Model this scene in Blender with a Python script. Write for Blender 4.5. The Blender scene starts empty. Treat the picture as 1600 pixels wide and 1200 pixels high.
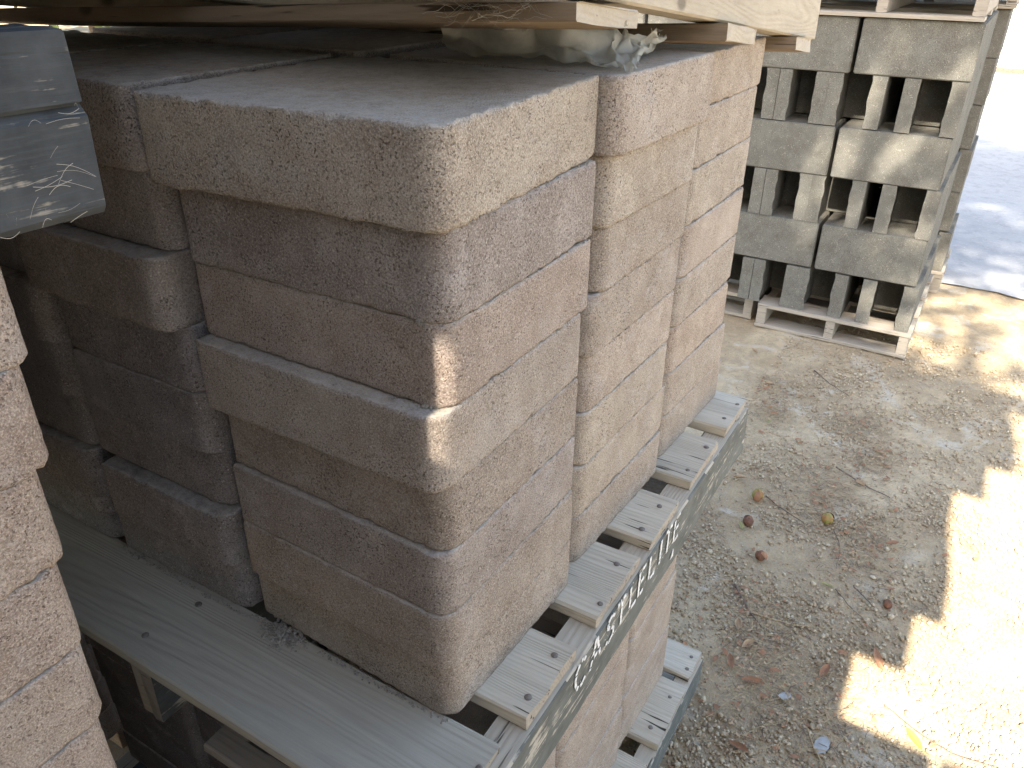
import bpy, bmesh, math, random
import numpy as np
from mathutils import Vector, Matrix, noise

# ------------------------------------------------------------------ camera, world, sun
S = 0.0775                      # one slab height (m); everything below is laid out in slab heights
SUN_AZ, SUN_EL = math.radians(5.0), math.radians(42.0)
scn = bpy.context.scene
col = scn.collection
cam_d = bpy.data.cameras.new('camera'); cam = bpy.data.objects.new('camera', cam_d); col.objects.link(cam)
CP = (-5.75361639, -4.24595792, 9.36277750); YAW, PITCH, ROLL, FPX = 0.538566871, 0.506858164, 0.00869221199, 1234.04984
_f = Vector((math.cos(YAW)*math.cos(PITCH), math.sin(YAW)*math.cos(PITCH), -math.sin(PITCH)))
_r = _f.cross(Vector((0, 0, 1))).normalized(); _u = _r.cross(_f)
_r2 = math.cos(ROLL)*_r+math.sin(ROLL)*_u; _u2 = -math.sin(ROLL)*_r+math.cos(ROLL)*_u
cam.matrix_world = Matrix(((_r2.x, _u2.x, -_f.x, CP[0]*S), (_r2.y, _u2.y, -_f.y, CP[1]*S), (_r2.z, _u2.z, -_f.z, CP[2]*S), (0, 0, 0, 1)))
cam_d.sensor_width = 36; cam_d.lens = 36*FPX/1600; cam_d.clip_start = 0.01; cam_d.clip_end = 500
scn.camera = cam
w = bpy.data.worlds.new('World'); scn.world = w; w.use_nodes = True
nt = w.node_tree; sky = nt.nodes.new('ShaderNodeTexSky'); sky.sky_type = 'NISHITA'; sky.sun_disc = False
sky.sun_elevation = SUN_EL; sky.sun_rotation = math.atan2(-math.cos(SUN_AZ), -math.sin(SUN_AZ)) % (2*math.pi)
sky.air_density = 1.0; sky.dust_density = 1.5; sky.ozone_density = 0.8
nt.links.new(sky.outputs[0], nt.nodes['Background'].inputs[0]); nt.nodes['Background'].inputs[1].default_value = 0.13
sd = bpy.data.lights.new('sun', 'SUN'); sun = bpy.data.objects.new('sun', sd); col.objects.link(sun)
sd.energy = 5.0; sd.angle = math.radians(0.55); sd.color = (1.0, 0.945, 0.87)
_v = Vector((math.cos(SUN_EL)*math.cos(SUN_AZ), math.cos(SUN_EL)*math.sin(SUN_AZ), -math.sin(SUN_EL)))
sun.rotation_euler = _v.to_track_quat('-Z', 'Y').to_euler()
vs = scn.view_settings; vs.view_transform = 'Standard'; vs.look = 'None'; vs.gamma = 1; vs.exposure = 2.5; vs.use_curve_mapping = False
vs.use_white_balance = True; vs.white_balance_temperature = 7150; vs.white_balance_tint = 10
scn.render.engine = 'CYCLES'
scn.cycles.max_bounces = 8; scn.cycles.diffuse_bounces = 5; scn.cycles.transparent_max_bounces = 12

rnd = random.Random(7)
RNG = np.random.default_rng(5)
G = -9.9                        # ground level in slab heights

# ------------------------------------------------------------------ material helpers
class NB:
    def __init__(s, name):
        s.m = bpy.data.materials.new(name); s.m.use_nodes = True; s.t = s.m.node_tree; s.b = s.t.nodes['Principled BSDF']
        s.out = s.t.nodes['Material Output']
    def n(s, typ, **kw):
        nd = s.t.nodes.new(typ)
        for k, v in kw.items():
            if k in nd.inputs.keys() if not hasattr(nd, k) else False: nd.inputs[k].default_value = v
            elif hasattr(nd, k): setattr(nd, k, v)
        return nd
    def l(s, a, b): s.t.links.new(a, b)
    def math(s, op, a, b=0.0, clamp=False):
        nd = s.t.nodes.new('ShaderNodeMath'); nd.operation = op; nd.use_clamp = clamp
        for i, x in enumerate((a, b)):
            if isinstance(x, (int, float)): nd.inputs[i].default_value = x
            else: s.l(x, nd.inputs[i])
        return nd.outputs[0]
    def mix(s, fac, a, b, mode='MIX'):
        nd = s.t.nodes.new('ShaderNodeMix'); nd.data_type = 'RGBA'; nd.blend_type = mode
        for i, x in ((0, fac), (6, a), (7, b)):
            if isinstance(x, (int, float)): nd.inputs[i].default_value = x
            elif isinstance(x, tuple): nd.inputs[i].default_value = (*x, 1) if len(x) == 3 else x
            else: s.l(x, nd.inputs[i])
        return nd.outputs[2]
    def noise(s, vec, scale, detail=4, rough=.55, dist=0.0):
        nd = s.t.nodes.new('ShaderNodeTexNoise'); nd.inputs['Scale'].default_value = scale; nd.inputs['Detail'].default_value = detail
        nd.inputs['Roughness'].default_value = rough; nd.inputs['Distortion'].default_value = dist; s.l(vec, nd.inputs['Vector']); return nd.outputs['Fac']
    def vor(s, vec, scale, out='Distance'):
        nd = s.t.nodes.new('ShaderNodeTexVoronoi'); nd.inputs['Scale'].default_value = scale; s.l(vec, nd.inputs['Vector']); return nd.outputs[out]
    def ramp(s, fac, lo, hi, a=0.0, b=1.0):
        nd = s.t.nodes.new('ShaderNodeMapRange'); nd.inputs[1].default_value = lo; nd.inputs[2].default_value = hi
        nd.inputs[3].default_value = a; nd.inputs[4].default_value = b; s.l(fac, nd.inputs[0]); return nd.outputs[0]
    def coords(s, world=False, rand=True, scale=(1, 1, 1)):
        if world: v = s.t.nodes.new('ShaderNodeNewGeometry').outputs['Position']
        else: v = s.t.nodes.new('ShaderNodeTexCoord').outputs['Object']
        if rand and not world:
            oi = s.t.nodes.new('ShaderNodeObjectInfo'); m = s.math('MULTIPLY', oi.outputs['Random'], 37.0)
            c = s.t.nodes.new('ShaderNodeCombineXYZ'); 
            for i in range(3): s.l(m, c.inputs[i])
            a = s.t.nodes.new('ShaderNodeVectorMath'); a.operation = 'ADD'; s.l(v, a.inputs[0]); s.l(c.outputs[0], a.inputs[1]); v = a.outputs[0]
        if scale != (1, 1, 1):
            mp = s.t.nodes.new('ShaderNodeMapping'); mp.inputs['Scale'].default_value = scale; s.l(v, mp.inputs[0]); v = mp.outputs[0]
        return v
    def bump(s, h, strength, dist, prev=None):
        nd = s.t.nodes.new('ShaderNodeBump'); nd.inputs['Strength'].default_value = strength; nd.inputs['Distance'].default_value = dist
        s.l(h, nd.inputs['Height'])
        if prev is not None: s.l(prev, nd.inputs['Normal'])
        return nd.outputs[0]
    def finish(s, colr, rough, normal=None, spec=.3):
        if isinstance(colr, tuple): s.b.inputs['Base Color'].default_value = (*colr, 1)
        else: s.l(colr, s.b.inputs['Base Color'])
        if isinstance(rough, (int, float)): s.b.inputs['Roughness'].default_value = rough
        else: s.l(rough, s.b.inputs['Roughness'])
        if normal is not None: s.l(normal, s.b.inputs['Normal'])
        s.b.inputs['Specular IOR Level'].default_value = spec
        return s.m

def mat_concrete(name, tint=None, bump=1.0, fine=1.0, bloom=.8):
    """sandy pressed concrete; the tint comes from the object's own colour"""
    k = NB(name); v = k.coords()
    base = k.t.nodes.new('ShaderNodeObjectInfo').outputs['Color'] if tint is None else tint
    dk = k.mix(1.0, base, (.62, .57, .54), 'MULTIPLY'); lt = k.mix(1.0, base, (1.5, 1.5, 1.5), 'MULTIPLY')
    big = k.noise(v, 13, 5, .6); mid = k.noise(v, 75, 4, .65)
    c = k.mix(k.ramp(big, .35, .65, 0, .75), base, dk)
    c = k.mix(k.ramp(k.noise(v, 30, 4, .6), .5, .75, 0, .45), c, lt)
    bl = k.math('MULTIPLY', k.ramp(k.noise(v, 10, 6, .65, .6), .52, .70), k.ramp(mid, .35, .6))
    c = k.mix(k.math('MULTIPLY', bl, bloom), c, (.40, .375, .365))
    grain = k.noise(v, 640*fine, 4, .75); coarse = k.noise(v, 300*fine, 3, .6)
    c = k.mix(k.ramp(grain, .5, .64, 0, .8), c, lt)
    c = k.mix(k.ramp(grain, .5, .38, 0, .8), c, dk)
    pit = k.noise(v, 430*fine, 2, .5); pv = k.vor(v, 300*fine)
    pits = k.math('ADD', k.ramp(pit, .40, .34), k.math('MULTIPLY', k.ramp(pv, .26, .14), k.ramp(k.noise(v, 140, 2), .5, .6)), True)
    pits = k.math('MULTIPLY', pits, k.ramp(k.noise(v, 24, 4, .6), .35, .65, .3, 1.0))
    c = k.mix(k.math('MULTIPLY', pits, .8), c, k.mix(1.0, base, (.24, .20, .18), 'MULTIPLY'))
    if tint is None:   # settled dust on upward faces and along the top arris
        raw = k.t.nodes.new('ShaderNodeSeparateXYZ'); k.l(k.t.nodes.new('ShaderNodeTexCoord').outputs['Object'], raw.inputs[0])
        nz = k.t.nodes.new('ShaderNodeSeparateXYZ'); k.l(k.t.nodes.new('ShaderNodeNewGeometry').outputs['Normal'], nz.inputs[0])
        dn = k.ramp(k.noise(v, 60, 5, .7), .35, .6, .35, 1)
        c = k.mix(k.math('MULTIPLY', k.math('MULTIPLY', k.ramp(nz.outputs[2], .5, .9), dn), .5), c, (.58, .51, .41))
        band = k.math('MULTIPLY', k.ramp(raw.outputs[2], .0725, .0765), k.ramp(k.noise(v, 110, 4, .7), .46, .6))
        c = k.mix(k.math('MULTIPLY', band, .45), c, (.50, .47, .44))
    agg = k.vor(v, 230*fine); aggm = k.math('MULTIPLY', k.ramp(agg, .3, .16), k.ramp(k.noise(v, 95, 2), .55, .6))
    c = k.mix(k.math('MULTIPLY', aggm, .5), c, (.58, .53, .45))
    h = k.math('SUBTRACT', k.math('MULTIPLY', grain, .6), k.math('MULTIPLY', pits, .5))
    h = k.math('ADD', h, k.math('MULTIPLY', coarse, .45))
    return k.finish(c, .97, k.bump(h, 1.0, .0019*bump), .1)

def mat_wood(name, base, dark, light, axis='Y', rings=90, bump=1.0, paint=None, cracks=1.0, wavy=1.0, lines=900.0):
    k = NB(name); st = .055*wavy
    sc = {'Y': (1, st, 1), 'X': (st, 1, 1)}[axis]
    v = k.coords(scale=sc)
    warp = k.noise(v, 9, 2, .5)
    sp = k.t.nodes.new('ShaderNodeSeparateXYZ'); k.l(v, sp.inputs[0])
    lin = k.math('ADD', k.math('MULTIPLY', sp.outputs[0 if axis == 'Y' else 1], lines), k.math('MULTIPLY', sp.outputs[2], lines*.7))
    ring = k.math('SINE', k.math('ADD', lin, k.math('MULTIPLY', warp, rings*1.6)))
    ring = k.math('MULTIPLY', k.math('POWER', k.ramp(ring, -1, 1), 1.6), k.ramp(k.noise(v, 23, 4, .6), .35, .65, .15, 1))
    fib = k.noise(v, 420, 4, .7); fib2 = k.noise(v, 60, 5, .65)
    c = k.mix(k.math('MULTIPLY', ring, .55), base, dark)
    c = k.mix(k.ramp(fib, .35, .7, 0, .5), c, light)
    c = k.mix(k.ramp(fib2, .3, .75, 0, .45), c, dark)
    v2 = k.coords()
    kn = k.vor(k.coords(scale=(1, .55, 1) if axis == 'Y' else (.55, 1, 1)), 9)
    c = k.mix(k.math('MULTIPLY', k.ramp(kn, .085, .055), .75), c, tuple(x*.5 for x in dark))
    stain = k.noise(v2, 18, 4, .6)
    c = k.mix(k.ramp(stain, .45, .75, 0, .4), c, tuple(x*.7 for x in light))
    crk = k.ramp(k.noise(v, 150, 2, .5), .345, .30)
    crk = k.math('MULTIPLY', crk, .8*cracks)
    c = k.mix(crk, c, tuple(x*.12 for x in dark))
    if paint is not None:
        pm = k.math('ADD', k.math('MULTIPLY', k.noise(v, 110, 4, .7), .75), k.math('MULTIPLY', k.noise(v2, 45, 4, .6), .4))
        worn = k.ramp(pm, .64, .70)
        pc = k.mix(k.ramp(k.noise(v2, 22, 5, .6), .35, .7), paint, tuple(min(1, x*1.5+.02) for x in paint))
        pc = k.mix(k.ramp(fib, .5, .75, 0, .4), pc, tuple(min(1, x*1.9+.03) for x in paint))
        c = k.mix(worn, pc, c)
    h = k.math('ADD', k.math('MULTIPLY', ring, .55), k.math('MULTIPLY', fib, .5))
    h = k.math('SUBTRACT', h, k.math('MULTIPLY', crk, 1.5))
    return k.finish(c, .85, k.bump(h, .55*bump, .0012), .2)

M = {}
M['slab'] = mat_concrete('pressed_concrete')
M['cmu'] = mat_concrete('grey_block_concrete', (.15, .148, .13), .4, .9, .08)
M['deck'] = mat_wood('weathered_board', (.54, .475, .37), (.25, .21, .16), (.66, .60, .49), 'Y', 150, 1.1, cracks=1.2, lines=900)
M['deckx'] = mat_wood('weathered_stringer_top', (.48, .425, .335), (.28, .24, .19), (.58, .53, .43), 'X', 150, .9, lines=900)
M['front'] = mat_wood('dusty_front_board', (.42, .385, .31), (.24, .215, .175), (.52, .48, .395), 'Y', 120, 1.3, cracks=.1, wavy=.8, lines=850)
M['painted'] = mat_wood('grey_painted_timber', (.42, .39, .33), (.25, .22, .18), (.5, .47, .4), 'X', 70, .8, paint=(.085, .09, .082))
M['beam'] = mat_wood('blue_grey_timber', (.3, .28, .24), (.14, .13, .11), (.4, .38, .33), 'X', 60, .8, paint=(.036, .041, .045))
M['pine'] = mat_wood('pale_pine', (.42, .365, .28), (.24, .195, .14), (.51, .46, .37), 'X', 120, 1.3, cracks=.2, wavy=2.6, lines=60)
M['brownboard'] = mat_wood('brown_board', (.27, .2, .13), (.15, .105, .07), (.36, .28, .2), 'Y', 80, 1.2)
M['endgrain'] = mat_wood('end_grain', (.42, .37, .29), (.27, .225, .17), (.52, .47, .39), 'X', 60, 1.0, cracks=.6, wavy=9, lines=1400)
M['greyboard'] = mat_wood('grey_board', (.33, .29, .235), (.21, .18, .145), (.43, .39, .33), 'Y', 80, 1.0)

def simple(name, c, rough=.8, nscale=None, c2=None, spec=.3, bump=0, metal=0):
    k = NB(name)
    if nscale:
        v = k.coords(); f = k.noise(v, nscale, 5, .6)
        cc = k.mix(k.ramp(f, .35, .65), c, c2 or tuple(x*.6 for x in c))
        nrm = k.bump(f, bump, .001) if bump else None
        k.finish(cc, rough, nrm, spec)
    else: k.finish(c, rough, None, spec)
    k.b.inputs['Metallic'].default_value = metal
    return k.m
M['nail'] = simple('rusty_nail', (.2, .17, .145), .65, 300, (.1, .08, .065), .5)
M['white_paint'] = simple('white_stencil_paint', (.8, .8, .78), .8, 200, (.5, .5, .48))
M['leaf_brown'] = simple('dry_brown_leaf', (.33, .16, .08), .7, 60, (.22, .12, .07))
M['leaf_tan'] = simple('dry_tan_leaf', (.42, .30, .18), .7, 60, (.3, .2, .12))
M['leaf_olive'] = simple('dry_olive_leaf', (.33, .31, .12), .7, 60, (.22, .2, .09))
M['leaf_yellow'] = simple('yellow_leaf', (.65, .5, .05), .5, 40, (.25, .38, .05))
M['straw'] = simple('straw', (.42, .32, .18), .8, 50, (.28, .2, .12))
M['twig'] = simple('twig_bark', (.17, .12, .09), .9, 120, (.09, .065, .05))
M['nut_green'] = simple('green_husk', (.2, .22, .06), .55, 70, (.3, .13, .05))
M['nut_brown'] = simple('brown_husk', (.22, .1, .06), .7, 70, (.08, .045, .03))
M['bark'] = simple('tree_bark', (.12, .09, .07), .95, 30, (.06, .05, .04), bump=.6)
M['foliage'] = simple('foliage', (.07, .10, .03), .6, 3, (.045, .075, .02))
M['scrap'] = simple('grey_paper_scrap', (.36, .36, .35), .8, 60, (.27, .27, .26))
M['web'] = simple('cobweb', (.42, .4, .35), .8)
M['crumb'] = simple('mortar_crumb', (.34, .31, .27), .95, 200, (.2, .18, .15))

def gravel_mat():
    k = NB('gravel_stones'); at = k.t.nodes.new('ShaderNodeAttribute'); at.attribute_name = 'tone'
    c = k.mix(at.outputs['Fac'], (.33, .25, .16), (.56, .475, .34)); v = k.coords(world=True)
    c = k.mix(k.ramp(k.noise(v, 260, 3), .4, .65, 0, .4), c, (.16, .13, .1))
    return k.finish(c, .95, None, .15)
M['gravel'] = gravel_mat()

def ground_mat():
    k = NB('dirt_ground'); v = k.coords(world=True)
    n1 = k.noise(v, 3.2, 6, .62, .4); n2 = k.noise(v, 26, 6, .65); n3 = k.noise(v, 190, 4, .7)
    c = k.mix(k.ramp(n1, .38, .62), (.39, .285, .165), (.55, .43, .27))
    c = k.mix(k.ramp(n2, .4, .7, 0, .6), c, (.26, .205, .145))
    white = k.ramp(k.noise(v, 4.4, 5, .6, 1.2), .55, .63)
    wm = k.math('MULTIPLY', white, k.ramp(n2, .35, .6))
    c = k.mix(k.math('MULTIPLY', wm, .75), c, (.58, .52, .42))
    c = k.mix(k.ramp(n3, .45, .75, 0, .6), c, (.5, .44, .35))
    c = k.mix(k.ramp(k.noise(v, 120, 3, .6), .38, .28, 0, .65), c, (.1, .078, .058))
    h = k.math('ADD', k.math('MULTIPLY', n2, 1.0), k.math('MULTIPLY', n3, .45))
    return k.finish(c, .97, k.bump(h, .9, .012), .1)
M['ground'] = ground_mat()
def road_mat():
    k = NB('pale_road'); v = k.coords(world=True, scale=(1, 1, 1))
    n1 = k.noise(v, 1.6, 6, .6); n2 = k.noise(v, 14, 5, .7)
    c = k.mix(k.ramp(n1, .35, .65), (.26, .265, .27), (.34, .34, .335))
    c = k.mix(k.ramp(n2, .5, .75, 0, .6), c, (.16, .16, .16))
    c = k.mix(k.ramp(k.noise(v, 70, 3), .55, .75, 0, .5), c, (.42, .41, .38))
    return k.finish(c, .8, k.bump(n2, .7, .01), .25)
M['road'] = road_mat()
def plastic_mat():
    k = NB('translucent_film'); v = k.coords()
    tr = k.t.nodes.new('ShaderNodeBsdfTransparent'); tr.inputs[0].default_value = (.93, .93, .88, 1)
    df = k.t.nodes.new('ShaderNodeBsdfTranslucent'); df.inputs[0].default_value = (.8, .79, .72, 1)
    k.finish((.72, .71, .64), .3, k.bump(k.noise(v, 60, 4, .6, 1.5), .6, .004), .6)
    m1 = k.t.nodes.new('ShaderNodeMixShader'); m1.inputs[0].default_value = .35; k.l(k.b.outputs[0], m1.inputs[1]); k.l(df.outputs[0], m1.inputs[2])
    m2 = k.t.nodes.new('ShaderNodeMixShader'); k.l(k.ramp(k.noise(v, 16, 4),   .3, .7, .35, .8), m2.inputs[0]); k.l(tr.outputs[0], m2.inputs[1]); k.l(m1.outputs[0], m2.inputs[2])
    k.l(m2.outputs[0], k.out.inputs[0]); return k.m
M['film'] = plastic_mat()
M['wall_white'] = simple('white_painted_wall', (.8, .8, .77), .8, 8, (.74, .73, .69))

# ------------------------------------------------------------------ object helpers
def mesh_from(name, vs_, fs, mat, smooth=False, mats=None, midx=None):
    me = bpy.data.meshes.new(name)
    me.from_pydata([tuple(x) for x in (np.asarray(vs_, float)*S)], [], fs)
    for m_ in (mats or [mat]): me.materials.append(m_)
    if midx is not None: me.polygons.foreach_set('material_index', midx)
    if smooth: me.polygons.foreach_set('use_smooth', [True]*len(me.polygons))
    me.update(); return me
def link(name, me, parent=None, loc=(0, 0, 0), rot=(0, 0, 0)):
    o = bpy.data.objects.new(name, me); col.objects.link(o)
    o.location = Vector(loc)*S; o.rotation_euler = rot
    if parent is not None: o.parent = parent
    return o
def tag(o, label=None, cat=None, group=None, kind=None):
    if label: o['label'] = label
    if cat: o['category'] = cat
    if group: o['group'] = group
    o['kind'] = kind or 'thing'
    return o
def empty(name, loc, rot=(0, 0, 0)):
    o = bpy.data.objects.new(name, None); col.objects.link(o); o.location = Vector(loc)*S; o.rotation_euler = rot; o.empty_display_size = .02; return o

def board_mesh(name, lx, ly, lz, mat, seed=0, along='Y', end_mat=None, chew=.02, bev=.025):
    """a timber board whose faces are slightly uneven and corners worn; local origin = min corner"""
    bm = bmesh.new()
    L = ly if along == 'Y' else lx
    nseg = max(3, int(L/.5))
    # cross-section with worn corners (u across, w up)
    W = lx if along == 'Y' else ly
    b = bev
    prof = [(b, 0), (W*.33, 0), (W*.66, 0), (W-b, 0), (W, b), (W, lz-b), (W-b, lz), (W*.66, lz), (W*.33, lz), (b, lz), (0, lz-b), (0, b)]
    rings = []
    for i in range(nseg+1):
        t = L*i/nseg; ring = []
        for j, (u, w_) in enumerate(prof):
            nv = noise.noise_vector(Vector((t*.7+seed*3.1, j*1.7, seed*7.7)))
            e = chew*(2.2 if i in (0, nseg) else 1)
            uu = u+nv.x*e; ww = w_+nv.y*e*.6; tt = t+(nv.z*e*1.2 if i in (0, nseg) else 0)
            ring.append(bm.verts.new(((uu, tt, ww) if along == 'Y' else (tt, uu, ww))))
        rings.append(ring)
    n = len(prof)
    for i in range(nseg):
        for j in range(n):
            f = bm.faces.new((rings[i][j], rings[i][(j+1) % n], rings[i+1][(j+1) % n], rings[i+1][j])); f.material_index = 0
    for ring in (rings[0], rings[-1]):
        f = bm.faces.new(ring); f.material_index = 1 if end_mat else 0
    bmesh.ops.recalc_face_normals(bm, faces=bm.faces)
    bmesh.ops.scale(bm, vec=(S, S, S), verts=bm.verts)
    me = bpy.data.meshes.new(name); bm.to_mesh(me); bm.free()
    me.materials.append(mat)
    if end_mat: me.materials.append(end_mat)
    return me

def lathe(name, prof, seg, mat):
    vs_, fs = [], []
    for r, z in prof:
        for i in range(seg):
            a = 2*math.pi*i/seg; vs_.append((r*math.cos(a), r*math.sin(a), z))
    for k in range(len(prof)-1):
        for i in range(seg):
            j = (i+1) % seg; fs.append((k*seg+i, k*seg+j, (k+1)*seg+j, (k+1)*seg+i))
    fs.append(tuple(range(seg))[::-1]); fs.append(tuple(range((len(prof)-1)*seg, len(prof)*seg)))
    return mesh_from(name, vs_, fs, mat, True)
NAIL = lathe('nail', [(.055, -.02), (.06, .008), (.045, .02), (.01, .024)], 12, M['nail'])

# ------------------------------------------------------------------ slab mesh
def slab_mesh(name, Lx, Ly, hh, seed, ds=.1, nz=12, round_at=0, r=.27, rough=1.0):
    """concrete slab, origin at its (0,0) lower corner; one vertical corner rounded (0: near corner, 1: the x-end corner)"""
    pts = []   # (x,y,nx,ny)
    def seg(p, q, nx, ny):
        L = math.dist(p, q); n = max(1, int(L/ds))
        for i in range(n): t = i/n; pts.append((p[0]+(q[0]-p[0])*t, p[1]+(q[1]-p[1])*t, nx, ny))
    def arc(cx, cy, rr, a0, a1):
        n = max(4, int(abs(a1-a0)*rr/ds))
        for i in range(n): a = a0+(a1-a0)*i/n; pts.append((cx+rr*math.cos(a), cy+rr*math.sin(a), math.cos(a), math.sin(a)))
    rs = [.035]*4; rs[round_at] = r
    P = math.pi
    arc(rs[0], rs[0], rs[0], P, 1.5*P); seg((rs[0], 0), (Lx-rs[1], 0), 0, -1)
    arc(Lx-rs[1], rs[1], rs[1], 1.5*P, 2*P); seg((Lx, rs[1]), (Lx, Ly-rs[2]), 1, 0)
    arc(Lx-rs[2], Ly-rs[2], rs[2], 0, .5*P); seg((Lx-rs[2], Ly), (rs[3], Ly), 0, 1)
    arc(rs[3], Ly-rs[3], rs[3], .5*P, P); seg((0, Ly-rs[3]), (0, rs[0]), -1, 0)
    n = len(pts)
    if nz > 4:
        zs = [0, .012, .035, .07]+list(np.linspace(.12, .88, nz-8))+[.93, .965, .988, 1]
    else: zs = [0, .04, .96, 1]
    V, F = [], []
    so = seed*13.37
    for zi, z in enumerate(zs):
        e = min(z, 1-z)
        prof = -.022*max(0, 1-e/.035)**1.6 if e < .035 else 0
        for (x, y, nx, ny) in pts:
            q = Vector((x+so, y-so*.7, z*hh+so*.3))
            d = prof
            d += .006*noise.noise(q*1.1)
            if nz > 4:
                d += rough*(.004*noise.noise(q*9)+.004*noise.noise(q*24))
                if e < .1:
                    c = noise.noise(Vector((q.x*4.5, q.y*4.5, (0 if z < .5 else 9)+so)))+.7*noise.noise(Vector((q.x*12, q.y*12, q.z*9)))
                    if c > .42: d -= min(.05, (c-.42)*.2)*(1-e/.1)**2
                    if c < -.3: d += min(.022, (-c-.3)*.1)*max(0, 1-e/.04)
                    d += .026*noise.noise(Vector((q.x*15, q.y*15, z*9)))*max(0, 1-e/.06)
            zz = z*hh
            if e < .02: zz += rough*(.016*noise.noise(Vector((q.x*4, q.y*4, z*31+so)))+.024*noise.noise(Vector((q.x*13, q.y*13, z*31+so))))*(1 if z > .5 else .8)
            V.append((x+nx*d, y+ny*d, zz))
    for k in range(len(zs)-1):
        for i in range(n):
            j = (i+1) % n; F.append((k*n+i, k*n+j, (k+1)*n+j, (k+1)*n+i))
    # caps: a flat inner ring then one face
    cx, cy = Lx/2, Ly/2
    for top in (False, True):
        b0 = (len(zs)-1)*n if top else 0; s0 = len(V)
        for i, (x, y, nx, ny) in enumerate(pts):
            V.append((cx+(V[b0+i][0]-cx)*.965, cy+(V[b0+i][1]-cy)*.965, hh if top else 0.0))
        for i in range(n):
            j = (i+1) % n
            F.append((b0+i, b0+j, s0+j, s0+i) if top else (b0+j, b0+i, s0+i, s0+j))
        F.append(tuple(range(s0, s0+n)) if top else tuple(range(s0, s0+n))[::-1])
    me = mesh_from(name, V, F, M['slab'], True)
    return me

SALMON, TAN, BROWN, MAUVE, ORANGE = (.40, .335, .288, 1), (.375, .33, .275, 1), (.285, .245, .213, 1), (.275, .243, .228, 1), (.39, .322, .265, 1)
ORD = ['lowest', 'second from the bottom', 'third from the bottom', 'fourth from the bottom', 'fourth from the top', 'third from the top', 'second from the top', 'topmost']
def put_slab(me, x, y, z, yaw, colr, label, group):
    o = link('concrete_slab', me, None, (x, y, z), (0, 0, yaw)); o.color = colr
    tag(o, label, 'slab', group); return o
def mixc(a, b, t): return tuple(a[i]*(1-t)+b[i]*t for i in range(4))

def col_stack(layers, Ly, z0, h, cols, stackname, group, seed, ds=.1, nz=14, round_at=0, extra=None, rough=1.0):
    for k, (x0, y0, x1, y1) in enumerate(layers):
        L = math.hypot(x1-x0, y1-y0); yaw = math.atan2(y1-y0, x1-x0)
        ly = Ly[k] if isinstance(Ly, (list, tuple)) else Ly
        hk = h if not isinstance(h, (list, tuple)) else h[k]
        zz = z0+(k*h if not isinstance(h, (list, tuple)) else sum(h[:k]))
        me = slab_mesh('slab', L, ly, hk-.014, seed+k, ds, nz, round_at, rough=rough)
        txt = (extra[k]+' ') if extra and extra[k] else ''
        n = len(layers); od = ORD if n == 8 else ['lowest', 'second from the bottom', 'third from the bottom', 'middle', 'third from the top', 'second from the top', 'topmost']
        put_slab(me, x0, y0, zz, yaw, cols[k], ' '.join(f'{txt}slab, {od[k]} {stackname}'.split()).replace('pink slab, second from the bottom of the pink stack', 'slab, second from the bottom of the pink stack'), group)

# ------------------------------------------------------------------ ground and road
def grid_sheet(name, x0, x1, y0, y1, nx, ny, z, mat, amp=0.0, freq=.1, edge=None):
    V, F = [], []
    for j in range(ny+1):
        for i in range(nx+1):
            x = x0+(x1-x0)*i/nx; y = y0+(y1-y0)*j/ny
            zz = z+(amp*noise.fractal(Vector((x*freq, y*freq, 3.3)), 1, 2, 5) if amp else 0)
            if edge: x, y = edge(x, y, i, j)
            V.append((x, y, zz))
    for j in range(ny):
        for i in range(nx): a = j*(nx+1)+i; F.append((a, a+1, a+nx+2, a+nx+1))
    return link(name, mesh_from(name, V, F, mat, True))
tag(grid_sheet('ground', -3000, 3000, -3000, 3000, 8, 8, G-.3, M['ground']), kind='structure')
tag(grid_sheet('dirt_yard', -60, 62, -60, 60, 240, 240, G-.06, M['ground'], .07, .45), kind='structure')
def road_edge(x, y, i, j):
    return (x+(1.6*noise.noise(Vector((y*.12, 1, 1)))+.5*noise.noise(Vector((y*.7, 4, 1))) if i == 0 else 0), y)
tag(grid_sheet('road', 50.5, 260, -90, 120, 60, 300, G+.04, M['road'], .06, .2, road_edge), kind='structure')

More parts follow.
